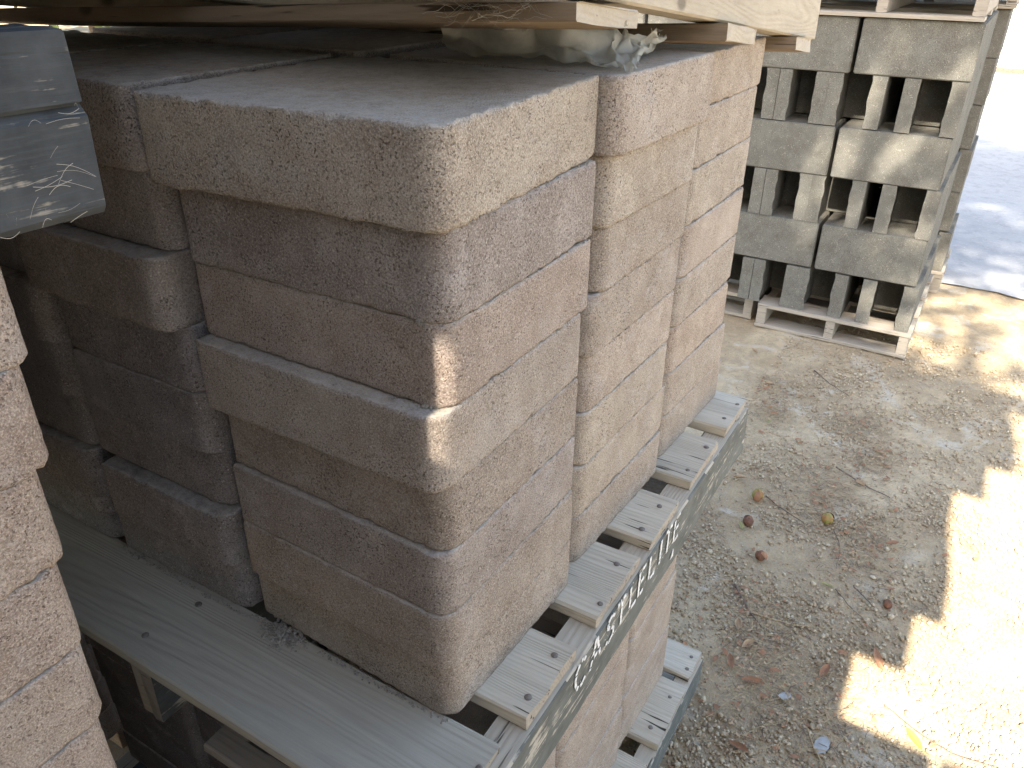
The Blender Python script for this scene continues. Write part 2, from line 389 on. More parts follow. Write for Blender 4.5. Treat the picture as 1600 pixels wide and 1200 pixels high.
# gravel, one joined mesh ("nobody could count it")
def gravel():
    ico = bmesh.new(); bmesh.ops.create_icosphere(ico, subdivisions=1, radius=1); base = np.array([v.co[:] for v in ico.verts]); fa = np.array([[v.index for v in f.verts] for f in ico.faces]); ico.free()
    pos, size = [], []
    N = 90000
    u = RNG.random(N); X = 7+34*u**1.6; Y = RNG.uniform(-11, 3.0, N)
    dens = np.array([noise.noise(Vector((x*.35, y*.35, 2))) for x, y in zip(X, Y)])
    keep = RNG.random(N) < np.clip(.55+dens*1.3, .1, 1)
    X, Y = X[keep], Y[keep]; n = len(X)
    sz = .012+.07*RNG.random(n)**4
    big = RNG.random(n) < .012; sz[big] = RNG.uniform(.07, .13, big.sum())
    # turn random bases
    q = RNG.normal(size=(n, 4)); q /= np.linalg.norm(q, axis=1)[:, None]
    a, b, c, d = q.T
    R = np.stack([np.stack([1-2*(c*c+d*d), 2*(b*c-a*d), 2*(b*d+a*c)], 1), np.stack([2*(b*c+a*d), 1-2*(b*b+d*d), 2*(c*d-a*b)], 1), np.stack([2*(b*d-a*c), 2*(c*d+a*b), 1-2*(b*b+c*c)], 1)], 1)
    sc = np.stack([np.ones(n), RNG.uniform(.6, 1, n), RNG.uniform(.45, .9, n)], 1)*sz[:, None]
    jit = 1+RNG.uniform(-.22, .22, (n, 12, 1))
    pts = base[None]*jit*sc[:, None, :]
    pts = np.einsum('nij,nkj->nki', R, pts)
    pts += np.stack([X, Y, np.full(n, G-.03)+sz*.35], 1)[:, None, :]
    Vv = pts.reshape(-1, 3)*S; Ff = (fa[None]+12*np.arange(n)[:, None, None]).reshape(-1, 3)
    me = bpy.data.meshes.new('gravel'); me.vertices.add(len(Vv)); me.vertices.foreach_set('co', Vv.ravel().astype(np.float32))
    me.loops.add(Ff.size); me.loops.foreach_set('vertex_index', Ff.ravel().astype(np.int32))
    me.polygons.add(len(Ff)); me.polygons.foreach_set('loop_start', (np.arange(len(Ff))*3).astype(np.int32)); me.polygons.foreach_set('loop_total', np.full(len(Ff), 3, np.int32))
    me.update(); at = me.attributes.new('tone', 'FLOAT', 'POINT'); at.data.foreach_set('value', np.repeat(RNG.random(n)**1.3, 12).astype(np.float32))
    me.materials.append(M['gravel']); o = link('gravel', me); tag(o, 'small loose gravel stones scattered over the dirt yard', 'gravel', kind='stuff')
gravel()

# ------------------------------------------------------------------ slab stacks on the painted pallet
g1 = 'slabs of the nearest corner stack'
S1 = [(.06, .14, 3.28, .02), (-.05, .09, 3.26, .01), (-.02, .08, 3.24, .02), (.04, .08, 3.24, .02), (-.14, .03, 3.22, .02), (.07, .02, 3.40, .02), (.07, .0, 3.49, .05), (-.05, -.08, 3.60, .13)]
c1 = [mixc(BROWN, TAN, .5), mixc(BROWN, TAN, .3), mixc(MAUVE, TAN, .3), mixc(BROWN, TAN, .3), mixc(TAN, MAUVE, .4), mixc(BROWN, SALMON, .5), mixc(MAUVE, TAN, .25), TAN]
ex1 = ['brown recessed', 'brown bloom-stained', 'brown', 'brown', 'grey-brown jutting', 'sunlit-cornered brown', 'dark brown', 'tan coarse']
col_stack(S1, [3.75, 3.7, 3.7, 3.68, 3.75, 3.75, 3.72, 3.85], 0, 1.0, c1, 'of the nearest corner stack on the painted pallet', g1, 11, .065, 22, extra=ex1)
S2 = [(3.7, .15, 7.1, .0), (3.7, .15, 7.18, .04), (3.75, .15, 7.0, .03), (3.8, .15, 7.08, .04), (3.7, .1, 7.1, .04), (3.85, .06, 7.1, .0), (3.75, .0, 6.92, -.09), (3.62, -.14, 6.8, -.28)]
c2 = [mixc(BROWN, TAN, .5), TAN, TAN, mixc(SALMON, TAN, .6), mixc(BROWN, TAN, .5), mixc(TAN, BROWN, .4), TAN, mixc(TAN, SALMON, .3)]
ex2 = ['brown', 'tan', 'tan chalk-lined', 'tan', 'brown', 'tan', 'sandy yellow-stained', 'pale speckled jutting']
col_stack(S2, 3.7, 0, 1.0, c2, 'of the second stack along the painted pallet edge', 'slabs of the second stack along the pallet edge', 31, .08, 18, extra=ex2)
S3 = [(7.5, .12, 10.8, -.02), (7.5, .12, 10.62, -.04), (7.5, .12, 10.55, .0), (7.5, .1, 10.75, .04), (7.5, .1, 10.82, .05), (7.48, .1, 10.93, .1), (7.55, .12, 10.85, .09), (7.6, .12, 10.93, .08)]
c3 = [mixc(BROWN, TAN, .6), mixc(TAN, BROWN, .3), mixc(ORANGE, TAN, .3), mixc(BROWN, TAN, .7), mixc(SALMON, TAN, .5), TAN, mixc(TAN, ORANGE, .2), mixc(TAN, ORANGE, .4)]
ex3 = ['brown', 'tan', 'orange-tinted', 'brown', 'salmon', 'tan', 'tan', 'yellowish tan']
col_stack(S3, 3.7, 0, [1, 1, 1, 1, 1, 1, 1, .87], c3, 'of the third stack by the far pallet corner', 'slabs of the third stack by the far pallet corner', 51, .09, 16, extra=ex3)
SL = [(.06, 4.08, 3.35, 4.1), (-.10, 4.02, 3.3, 4.05), (.12, 4.1, 3.4, 4.1), (.0, 4.06, 3.3, 4.1), (.0, 4.1, 3.3, 4.1), (-.24, 4.12, 3.1, 4.1), (.06, 4.14, 3.4, 4.14), (-.05, 4.22, 3.3, 4.2)]
SHADE_TONE = (.215, .2, .192, 1)  # darker slab tone, with the alley's shade put into the colour
cL = [SHADE_TONE, SHADE_TONE, mixc(SHADE_TONE, BROWN, .2), SHADE_TONE, mixc(SHADE_TONE, MAUVE, .3), mixc(SHADE_TONE, BROWN, .7), mixc(SHADE_TONE, BROWN, .7), BROWN]
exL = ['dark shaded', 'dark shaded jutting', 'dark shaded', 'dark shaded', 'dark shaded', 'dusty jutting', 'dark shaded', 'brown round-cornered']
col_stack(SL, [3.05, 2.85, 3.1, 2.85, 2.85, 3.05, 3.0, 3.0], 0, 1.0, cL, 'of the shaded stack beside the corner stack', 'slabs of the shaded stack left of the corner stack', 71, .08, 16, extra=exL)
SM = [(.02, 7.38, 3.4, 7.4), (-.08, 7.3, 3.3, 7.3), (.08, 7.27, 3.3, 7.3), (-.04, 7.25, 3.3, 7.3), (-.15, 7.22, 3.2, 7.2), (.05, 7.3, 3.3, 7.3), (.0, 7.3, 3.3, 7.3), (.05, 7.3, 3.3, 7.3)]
col_stack(SM, 3.1, 0, 1.0, [SHADE_TONE]*8, 'of the darkest stack, farthest left on the pallet', 'slabs of the darkest stack at far left', 91, .12, 12, extra=['dark']*8)
# the rows behind, seen only as dark tops under the upper pallet
gb = 'slabs behind the front rows on the painted pallet'
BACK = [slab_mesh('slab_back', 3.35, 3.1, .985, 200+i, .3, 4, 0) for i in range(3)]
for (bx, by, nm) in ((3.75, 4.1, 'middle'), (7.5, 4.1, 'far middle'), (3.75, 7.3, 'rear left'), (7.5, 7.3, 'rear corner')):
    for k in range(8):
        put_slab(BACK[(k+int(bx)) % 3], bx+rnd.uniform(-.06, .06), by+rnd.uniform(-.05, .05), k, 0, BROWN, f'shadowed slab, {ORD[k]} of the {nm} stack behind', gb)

# lower load under the painted pallet
gl = 'slabs of the lower load under the painted pallet'
PZ = -1.66; LH = (8.45-1.66)/7
for (bx, nm, cc, ln) in ((.1, 'near lower stack under the painted pallet', SALMON, 3.1), (3.35, 'middle lower stack under the painted pallet', ORANGE, 3.3), (6.72, 'far lower stack under the painted pallet', ORANGE, 2.95)):
    lay = [(bx+rnd.uniform(-.05, .03), rnd.uniform(-.0, .06), bx+ln+rnd.uniform(-.05, .03), rnd.uniform(-.03, .03)) for k in range(7)]
    col_stack(lay, 3.7, -8.45, LH, [mixc(cc, TAN, rnd.uniform(.1, .6)) for _ in lay], 'of the '+nm, gl, 120+int(bx*7), .12, 10, extra=['orange-brown']*7, rough=.6)
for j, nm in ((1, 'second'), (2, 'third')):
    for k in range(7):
        put_slab(BACK[(k+j) % 3], .35+rnd.uniform(-.06, .06), [0, 4.0, 7.3][j], -8.45+k*LH, 0, (.185, .165, .155, 1), f'shade-darkened slab, {["lowest", "second from bottom", "third from bottom", "middle", "third from top", "second from top", "topmost"][k]}, {nm} stack under the front board', gl)  # shade under the front board is put into this slab colour

# ------------------------------------------------------------------ pallets
def pallet(name, loc, rot, boards, ylen, ystart, thick, strH, x0, x1, stringers, bottoms, mats, label, nails=True, group=None, seed=0, inset=None, cat='pallet'):
    root = empty(name, loc, rot); tag(root, label, cat, group)
    for i, (a, b, dy, m_, dz) in enumerate(boards):
        me = board_mesh('deck_board', b-a, ylen, thick, mats[m_], seed+i, 'Y', mats.get('end'), .018, .035)
        bo = link('deck_board', me, root, (a, ystart+dy, -thick+dz))
        if nails:
            for sy in (stringers[0][0]+.28+rnd.uniform(-.06, .06),)+((stringers[1][0]+.3,) if i == 0 else ()):
                for fx in (.22, .74):
                    nn = link('nail', NAIL, bo, (fx*(b-a)+rnd.uniform(-.08, .08), sy-ystart-dy+rnd.uniform(-.1, .1), thick+.002), (rnd.uniform(-.12, .12), rnd.uniform(-.12, .12), 0)); nn.scale = [rnd.uniform(.8, 1.05)]*3
    for i, (sy, wd, m_, lab) in enumerate(stringers):
        me = board_mesh('stringer', x1-x0, wd, strH, mats[m_], seed+20+i, 'X', mats.get('end'), .02, .03)
        if mats.get('strtop'):
            me.materials.append(mats['strtop'])
            for p in me.polygons:
                if p.normal.z > .8: p.material_index = len(me.materials)-1
        so = link('stringer', me, root, (x0, sy, -thick-strH))
        if lab: so['label'] = lab
    for i, (a, b, dy, *yl) in enumerate(bottoms):
        me = board_mesh('bottom_board', b-a, (yl[0] if yl else ylen-.1), thick*.85, mats['bottom'], seed+40+i, 'Y', mats.get('end'), .018, .03)
        link('bottom_board', me, root, (a, ystart+dy, -thick-strH-thick*.85))
    return root
PM = {'deck': M['deck'], 'front': M['front'], 'end': M['greyboard'], 'painted': M['painted'], 'strtop': M['deckx'], 'bottom': M['greyboard'], 'beam': M['beam']}
B1 = [(-1.5, .12, .12, 'front', 0), (.62, 2.14, .0, 'deck', .02), (2.85, 4.56, .0, 'deck', 0), (5.02, 6.45, -.02, 'deck', .01), (7.16, 8.92, .0, 'deck', 0), (9.45, 11.08, .02, 'deck', .01)]
P1 = pallet('wooden_pallet', (0, 0, 0), (0, 0, 0), B1, 11.6, -.72, .24, 1.22, -1.42, 11.06,
    [(-.80, .58, 'painted', 'grey painted edge stringer with white stencilled lettering'), (4.7, .5, 'beam', None), (10.3, .5, 'beam', None)],
    [(-1.35, .1, .1, 4.5), (2.35, 3.75, .0), (5.3, 6.6, .03), (9.6, 11.0, .0)], PM, 'weathered pallet with grey painted edge and white stencilled letters, under the nearest slab stacks', seed=3, group='wooden pallets of the yard')
B0 = [(.9, 2.3, 0, 'deck', 0), (2.9, 4.3, 0, 'deck', 0), (5.0, 6.9, 0, 'deck', 0), (7.45, 9.62, -.04, 'deck', .02), (9.98, 11.05, .02, 'deck', -.01)]
P0 = pallet('wooden_pallet', (0, 0, -8.45), (0, 0, 0), B0, 11.6, -.72, .24, 1.0, -1.42, 11.0,
    [(-.78, .5, 'painted', None), (4.7, .5, 'beam', None), (10.3, .5, 'beam', None)], [(-1.35, .1, .1), (4.7, 6.1, .0), (9.6, 10.95, .0)], PM,
    'lower pallet on the dirt with a grey painted edge, under the orange-brown slabs', seed=60, group='wooden pallets of the yard')

# stencilled letters on the painted stringer: broken strokes, one part per letter
def strokes_mesh(name, strokes, wdt=.05):
    V, F = [], []
    for st in strokes:
        for (p, q) in zip(st[:-1], st[1:]):
            dx, dz = q[0]-p[0], q[1]-p[1]; L = math.hypot(dx, dz) or 1; ux, uz = -dz/L, dx/L
            n = max(1, int(L/.035)); prevw = None
            for i in range(n):
                if rnd.random() < .07 and n > 2: prevw = None; continue
                t0, t1 = i/n, (i+1)/n
                w0 = prevw or (wdt*rnd.uniform(.32, .58), wdt*rnd.uniform(.32, .58)); w1 = (wdt*rnd.uniform(.3, .6), wdt*rnd.uniform(.3, .6)); prevw = w1
                a_, c_ = (p[0]+dx*t0, p[1]+dz*t0), (p[0]+dx*t1, p[1]+dz*t1); b = len(V)
                V += [(a_[0]+ux*w0[0], 0, a_[1]+uz*w0[0]), (a_[0]-ux*w0[1], 0, a_[1]-uz*w0[1]), (c_[0]-ux*w1[1], 0, c_[1]-uz*w1[1]), (c_[0]+ux*w1[0], 0, c_[1]+uz*w1[0])]
                V += [(x, .006, z) for (x, _, z) in V[b:b+4]]
                F += [(b, b+1, b+2, b+3), (b, b+4, b+5, b+1), (b+1, b+5, b+6, b+2), (b+2, b+6, b+7, b+3), (b+3, b+7, b+4, b)]
    for _ in range(7):   # flecks of overspray
        x, z, r_ = rnd.uniform(-.03, .36), rnd.uniform(-.05, .6), rnd.uniform(.006, .014); b = len(V)
        V += [(x-r_, .001, z), (x, .001, z-r_), (x+r_, .001, z), (x, .001, z+r_*1.4)]; F.append((b, b+1, b+2, b+3))
    return mesh_from(name, V, F, M['white_paint'])
LT = {'C': [[(.3, .44), (.22, .5), (.17, .5)], [(.12, .48), (.03, .4), (.0, .25), (.03, .1), (.1, .02)], [(.17, .0), (.24, .01), (.31, .07)]],
      'A': [[(0, 0), (.05, .16)], [(.08, .24), (.16, .5)], [(.19, .5), (.27, .24)], [(.29, .18), (.34, 0)], [(.12, .17), (.22, .17)]],
      'S': [[(.28, .42), (.18, .5), (.06, .45), (.04, .35), (.12, .28)], [(.18, .25), (.27, .18), (.26, .06), (.14, 0), (.02, .06)]],
      'T': [[(0, .5), (.13, .5)], [(.19, .5), (.32, .5)], [(.16, .46), (.16, 0)]],
      'L': [[(.03, .5), (.03, .03)], [(.1, 0), (.28, 0)]],
      'E': [[(.03, .5), (.03, 0)], [(.1, .5), (.26, .5)], [(.1, .26), (.22, .26)], [(.1, 0), (.26, 0)]],
      'I': [[(.06, .5), (.06, 0)]]}
for ch, lx in zip('CASTLELITE', (1.95, 2.48, 3.05, 3.48, 4.0, 4.38, 4.86, 5.36, 5.62, 6.1)):
    sk = [[(x*1.12, z*1.12) for x, z in st] for st in LT[ch]]
    link('letter', strokes_mesh('letter_'+ch.lower(), sk, .078), P1, (lx, -.826, -.78))
tri = mesh_from('label_scrap', [(0, 0, 0), (.16, 0, .0), (.13, 0, .2), (0, .01, 0), (.16, .01, 0), (.13, .01, .2)], [(0, 1, 2), (5, 4, 3), (0, 3, 4, 1), (1, 4, 5, 2), (2, 5, 3, 0)], M['white_paint'])
link('label_scrap', tri, P1, (6.08, -.832, -1.18))

# ------------------------------------------------------------------ upper pallet (tilted) and its added load
UM = {'b': M['brownboard'], 'end': M['endgrain'], 'pine': M['pine'], 'bottom': M['brownboard'], 'deck': M['greyboard']}
PT = math.radians(6.6)
UPM = Matrix.Translation(Vector((1.85, -.42, 8.71))*S) @ Matrix.Rotation(-.045, 4, 'X') @ Matrix.Rotation(PT, 4, 'Y')
up = empty('wooden_pallet', (0, 0, 0)); up.matrix_world = UPM; tag(up, 'tilted pale pine pallet resting over the tops of the slab stacks', 'pallet', 'wooden pallets of the yard')
for i, (a, b, th, dy) in enumerate(((0, 1.5, .19, 0), (4.8, 6.3, .24, .0), (9.35, 10.62, .25, .02))):
    link('bottom_board', board_mesh('bottom_board', b-a, 11.4, th, UM['b'], 80+i, 'Y', UM['end'], .02, .02), up, (a, dy, 0.0))
for sy in (.14, 5.4, 10.6):
    link('stringer', board_mesh('stringer', 12.9, .5, 1.25, UM['pine'], 90+int(sy), 'X', UM['end'], .02, .03), up, (-1.4, sy, .265))
for i in range(6):
    link('deck_board', board_mesh('deck_board', 1.5, 11.4, .22, UM['deck'], 95+i, 'Y', UM['end'], .02, .03), up, (-1.3+i*2.26, 0, 1.52))
for k in range(3):  # unseen load added to block skylight over the slab tops
    for i in range(-1, 3):
        for j in range(3):
            if i < 0 and j == 0: continue
            o = put_slab(BACK[(i+j) % 3], 0, 0, 0, 0, TAN, f'added skylight-blocking tan slab on the tilted upper pallet, layer {k+1} up, row {i+2}, column {j+1} inward', 'slabs loaded on the tilted upper pallet')
            o.matrix_world = UPM @ Matrix.Translation(Vector((-.9+i*3.45, .25+j*3.6, 1.745+k))*S)

# cobweb fibres at the first board's end
V, F = [], []
for i in range(60):
    p = Vector((1.83-rnd.random()*.05, .1+rnd.random()*1.1, 8.7+rnd.random()*.16)); d = Vector((rnd.gauss(0, 1), rnd.gauss(0, 1), rnd.gauss(0, .7))).normalized()
    for s_ in range(6):
        q = p+d*.06; d = (d+Vector((rnd.gauss(0, .35), rnd.gauss(0, .35), rnd.gauss(0, .35)))).normalized()
        if q.x > 1.84: q.x = 1.83
        b = len(V); wv = Vector((0, .0, .0014)); V += [p-wv, p+wv, q+wv, q-wv]; F.append((b, b+1, b+2, b+3)); p = q
cw = link('cobweb', mesh_from('cobweb', V, F, M['web'])); tag(cw, 'wispy cobweb fibres on the end of the overhanging brown board', 'cobweb', kind='stuff')

# plastic film
def film():
    low = [(4.30, 2.75, 8.06), (4.25, 2.2, 8.05), (4.28, 1.5, 8.04), (4.2, .8, 8.04), (3.95, .12, 8.04), (4.0, -.14, 7.99), (4.5, .02, 8.05), (5.2, .25, 8.1), (5.9, .3, 8.22)]
    hi = [(2.9, 2.1, 8.5), (3.3, 1.6, 8.5), (3.6, 1.2, 8.49), (3.8, .8, 8.5), (4.4, .6, 8.46), (4.9, .5, 8.4), (5.2, .4, 8.36), (5.6, .3, 8.36), (6.0, .28, 8.28)]
    nu, nv = 72, 22; V, F = [], []
    def lerp(P, t):
        t *= len(P)-1; i = min(int(t), len(P)-2); f = t-i; return Vector(P[i])*(1-f)+Vector(P[i+1])*f
    for j in range(nv+1):
        for i in range(nu+1):
            u, v_ = i/nu, j/nv; a, b = lerp(low, u), lerp(hi, u); q = a*(1-v_)+b*v_
            q.z -= .14*math.sin(v_*math.pi)*(1-u*.6)
            amp = .17*(.35+v_)
            r1 = noise.ridged_multi_fractal(Vector((u*7, v_*2.2, 1)), 1, 2, 3, 1, 2)
            q += Vector((noise.noise(Vector((u*9, v_*3, 5)))*amp, noise.noise(Vector((u*9, v_*3, 9)))*amp, (r1-1.1)*.12))
            if j == 0: q += Vector((noise.noise(Vector((u*30, 0, 2)))*.06, noise.noise(Vector((u*26, 3, 2)))*.05, 0))
            q.z = max(q.z, 8.015 if q.y > .0 else 7.9)
            V.append(q)
    for j in range(nv):
        for i in range(nu): a = j*(nu+1)+i; F.append((a, a+1, a+nu+2, a+nu+1))
    o = link('plastic_sheet', mesh_from('plastic_sheet', V, F, M['film'], True)); tag(o, 'crumpled translucent plastic sheet tucked under the upper pallet above the slabs', 'plastic sheet')
film()

# ------------------------------------------------------------------ near-left stack and its timber
N0 = 7.37; NH = .97
nx = [-3.34, -3.3, -3.27, -3.25, -3.17, -3.12, -3.03, -2.9, -2.8]
for k in range(9):  # unseen load added above eye level to keep the alley dark
    for j in range(2):
        put_slab(BACK[(k+j) % 3], -7.0+rnd.uniform(-.08, .08), 2.3+j*3.5, 10.9+k*.99, 0, SALMON, f'added light-blocking slab above the left timber, {"front" if j == 0 else "rear"} stack, {k+1} up', 'slabs loaded above the left timber').scale = (1.38, 1.08, 1)
layN = [(-6.6+rnd.uniform(-.05, .05), 2.0+rnd.uniform(-.02, .02), x, 2.0+rnd.uniform(-.02, .02)) for x in nx[1:]]
cN = [SALMON, mixc(SALMON, ORANGE, .3), SALMON, mixc(SALMON, TAN, .2), SALMON, mixc(SALMON, ORANGE, .3), SALMON, mixc(SALMON, TAN, .2)]
col_stack(layN, 3.6, N0-8*NH, NH, cN, 'of the left edge pink stack, under dark timber', 'slabs of the pink stack at the left edge', 151, .065, 22, round_at=1, extra=['pink']*8)
PN = pallet('wooden_pallet', (-8.7, 2.7, N0-8*NH-.004), (0, 0, 0), [(i*2.2+.0, i*2.2+1.5, 0, 'deck', 0) for i in range(3)], 9, -.72, .24, 1.15, 0, 5.0,
    [(-.72, .5, 'painted', None), (4.0, .5, 'beam', None)], [(.1, 1.4, 0), (3.4, 4.8, 0)], PM, 'pallet under the pink slab stack at the left edge', seed=160, nails=False, group='wooden pallets of the yard')
for k in range(8):
    put_slab(BACK[k % 3], -6.75+rnd.uniform(-.05, .05), 2.05, G+1.3+k*.86, 0, SALMON, f'pinkish slab, {k+1} up from the ground in the lower load under the pink stack', 'slabs in the lower load under the pink stack').scale = (.95, 1, .86)
pallet('wooden_pallet', (-8.6, 2.7, G+1.3), (0, 0, 0), [(i*2.2+.0, i*2.2+1.5, 0, 'deck', 0) for i in range(3)], 9, -.72, .22, .9, 0, 5.0,
    [(-.72, .5, 'painted', None), (4.0, .5, 'beam', None)], [(.1, 1.4, 0), (3.4, 4.8, 0)], PM, 'pallet on the ground under the pink stack at the left edge', seed=170, nails=False, group='wooden pallets of the yard')
tb = empty('timber_beam', (-8.05, 2.0, N0+.005)); tag(tb, 'dark blue-grey cobwebbed timber end lying on the pink stack at upper left', 'timber')
link('lower_timber', board_mesh('lower_timber', 6.12, .6, .86, M['beam'], 181, 'X', M['greyboard'], .022, .07), tb, (0, .0, 0))
link('upper_timber', board_mesh('upper_timber', 6.12, .6, .56, M['beam'], 182, 'X', M['greyboard'], .02, .03), tb, (0, .004, .862))
pallet('wooden_pallet', (-8.2, 2.2, 10.88), (0, 0, 0), [(i*1.9, i*1.9+1.5, 0, 'deck', 0) for i in range(4)], 8, 0, .24, 1.0, .02, 7.1,
    [(0.02, .5, 'painted', None), (4.0, .5, 'beam', None)], [(.1, 1.4, 0), (5.7, 7.1, 0)], PM, 'added pallet under the light-blocking load above the left timber', seed=560, nails=False, group='wooden pallets of the yard')  # added to carry the load that blocks skylight over the alley
# webs on the timber
V, F = [], []
def strand(p, q, wdt=.0035, sag=.02):
    n = 7
    for i in range(n):
        a = p.lerp(q, i/n); b_ = p.lerp(q, (i+1)/n)
        a = a+Vector((0, 0, -sag*math.sin(math.pi*i/n))); b_ = b_+Vector((0, 0, -sag*math.sin(math.pi*(i+1)/n)))
        b = len(V); ww = Vector((0, 0, wdt)); V.extend([a-ww, a+ww, b_+ww, b_-ww]); F.append((b, b+1, b+2, b+3))
for i in range(34):
    u = rnd.random()**.7; x = -2.0-u*1.5; z = N0+.05+abs(rnd.gauss(0, .16))
    if rnd.random() < .3: x = -1.97-rnd.random()*.35; z = N0+rnd.random()*.9
    p = Vector((x, 1.975-rnd.random()*.01, z)); q = p+Vector((rnd.gauss(0, .22), 0, rnd.gauss(0, .09)))
    q.x = min(q.x, -1.98); q.z = min(max(q.z, N0+.02), N0+1.2)
    strand(p, q, .0008+rnd.random()*.0014, rnd.uniform(-.04, .04))
o = link('cobweb', mesh_from('cobweb_left', V, F, M['web'])); tag(o, 'cobwebs stretched over the end of the blue-grey timber at upper left', 'cobweb', kind='stuff')

# ------------------------------------------------------------------ crumbs of mortar
def crumbs(name, specs, label):
    ico = bmesh.new(); bmesh.ops.create_icosphere(ico, subdivisions=1, radius=1); base = [v.co.copy() for v in ico.verts]; fa = [[v.index for v in f.verts] for f in ico.faces]; ico.free()
    V, F = [], []
    for (x, y, z, r) in specs:
        b = len(V); q = Matrix.Rotation(rnd.random()*6, 3, Vector((rnd.gauss(0, 1), rnd.gauss(0, 1), rnd.gauss(0, 1))).normalized())
        for c in base: c2 = q @ (c*rnd.uniform(.7, 1.25)); V.append((x+c2.x*r, y+c2.y*r, z+c2.z*r*.8))
        F += [tuple(b+i for i in f) for f in fa]
    o = link(name, mesh_from(name, V, F, M['crumb'])); tag(o, label, 'mortar crumbs', kind='stuff')
sp = []
for i in range(420):   # heap at the foot of the corner stack, left
    r_ = abs(rnd.gauss(0, 1)); a = rnd.random()*6.28; R_ = .27*r_**.8
    if R_ > .5: continue
    sp.append((-.02+R_*math.cos(a)*.6, 3.32+R_*math.sin(a), .0+.1*max(0, 1-R_/.4)*rnd.random(), rnd.uniform(.012, .035)))
for i in range(330):   # along the foot of the slabs
    y = rnd.uniform(.2, 7.2); sp.append((.0+rnd.gauss(0, .03)-(.03 if y > 4 else -.03), y, .008, rnd.uniform(.008, .024)))
crumbs('mortar_crumbs', sp, 'grey mortar crumbs at the foot of the slabs on the front board')
sp = []
for (k, x0, y0) in ((5, .1, .12), (6, .12, .1), (4, -.05, .2), (7, .1, .1)):
    for i in range(60):
        t = abs(rnd.gauss(0, .25)); a = rnd.random() < .4
        a_ = rnd.uniform(math.pi*1.02, 1.48*math.pi)
        sp.append((x0+.3+.36*math.cos(a_)+(0), y0+.3+.36*math.sin(a_), k+rnd.gauss(0, .015), rnd.uniform(.008, .024)))
for L_, k0 in ((S1, 0), (S2, 0), (S3, 0)):
    for k in range(1, 8):
        x0, y0, x1, y1 = L_[k-1]
        x0b, y0b, x1b, y1b = L_[k]
        for i in range(34):
            t = rnd.uniform(.1, .98); y = min(y0+(y1-y0)*t, y0b+(y1b-y0b)*t)
            sp.append((x0+(x1-x0)*t, y+.018, k+rnd.gauss(0, .008), rnd.uniform(.008, .018)))
crumbs('mortar_crumbs', sp, 'mortar crumbs caught in the joints between the stacked slabs')

# ------------------------------------------------------------------ grey block stacks at right
CX = 37.63; CY = -2.72
def ublock(seed, W=2.7, D=5.1, Hh=2.46, t=.6):
    """single-core block with its open end to the front: two ragged plates and a web further back"""
    V, F = [], []
    nz = 10
    def plate(xa, xb, ragged_side):   # x here = across (world Y); plate spans depth 0..D
        b = len(V)
        for k in range(nz+1):
            z = Hh*k/nz
            for (xx, dd) in ((xa, 0), (xb, 0), (xb, .5), (xb, D), (xa, D), (xa, .5)):
                q = xx
                ins = (ragged_side > 0 and xx == xb) or (ragged_side < 0 and xx == xa)
                if ins:
                    if dd == 0: q += ragged_side*(.09+.07*noise.noise(Vector((seed*3.3+xa, z*2.1, 0)))+.04*noise.noise(Vector((seed, z*7, 4))))
                    elif dd == .5: q += -ragged_side*.04
                V.append((dd, q, z))
        for k in range(nz):
            for i in range(6):
                j = (i+1) % 6; F.append((b+k*6+i, b+k*6+j, b+(k+1)*6+j, b+(k+1)*6+i))
        F.append(tuple(b+i for i in range(6))[::-1]); F.append(tuple(b+nz*6+i for i in range(6)))
    plate(0, t, 1); plate(W-t, W, -1)
    b = len(V)
    for (d0, d1) in ((2.6, 3.3),):
        b = len(V)
        for z in (.02, Hh-.02):
            V += [(d0, t-.05, z), (d1, t-.05, z), (d1, W-t+.05, z), (d0, W-t+.05, z)]
        F += [(b, b+3, b+2, b+1), (b+4, b+5, b+6, b+7), (b, b+1, b+5, b+4), (b+1, b+2, b+6, b+5), (b+2, b+3, b+7, b+6), (b+3, b, b+4, b+7)]
    me = mesh_from('u_block', V, F, M['cmu'])
    bm = bmesh.new(); bm.from_mesh(me); bmesh.ops.recalc_face_normals(bm, faces=bm.faces); bm.to_mesh(me); bm.free()
    return me
def box_mesh(name, lx, ly, lz, mat, bev=.05, cores=False):
    bm = bmesh.new(); bmesh.ops.create_cube(bm, size=1); bmesh.ops.scale(bm, vec=(lx, ly, lz), verts=bm.verts); bmesh.ops.translate(bm, vec=(lx/2, ly/2, lz/2), verts=bm.verts)
    bmesh.ops.bevel(bm, geom=bm.edges[:], offset=bev, segments=2, affect='EDGES')
    for v in bm.verts: v.co += noise.noise_vector(v.co*1.3)*.02
    bmesh.ops.scale(bm, vec=(S, S, S), verts=bm.verts)
    me = bpy.data.meshes.new(name); bm.to_mesh(me); bm.free(); me.materials.append(mat); return me
UB = [ublock(i) for i in range(4)]; UBn = [ublock(9+i, 2.4, 5.1, 2.46, .54) for i in range(3)]
FB = [box_mesh('full_block', 2.5, 5.1, 2.46, M['cmu']) for _ in range(1)]
CB = FB[0]
rows = [1.46, 4.0, 6.48, 8.97, 11.48, 13.97]; offs = [0, .2, .22, .33, .38, .24]
rn = ['bottom', 'second', 'third', 'fourth', 'fifth', 'top']
def block(me, x, y, z, rot, label, grp):
    o = link('concrete_block', me, None, (x, y, z), (0, 0, rot)); tag(o, label, 'block', grp); return o
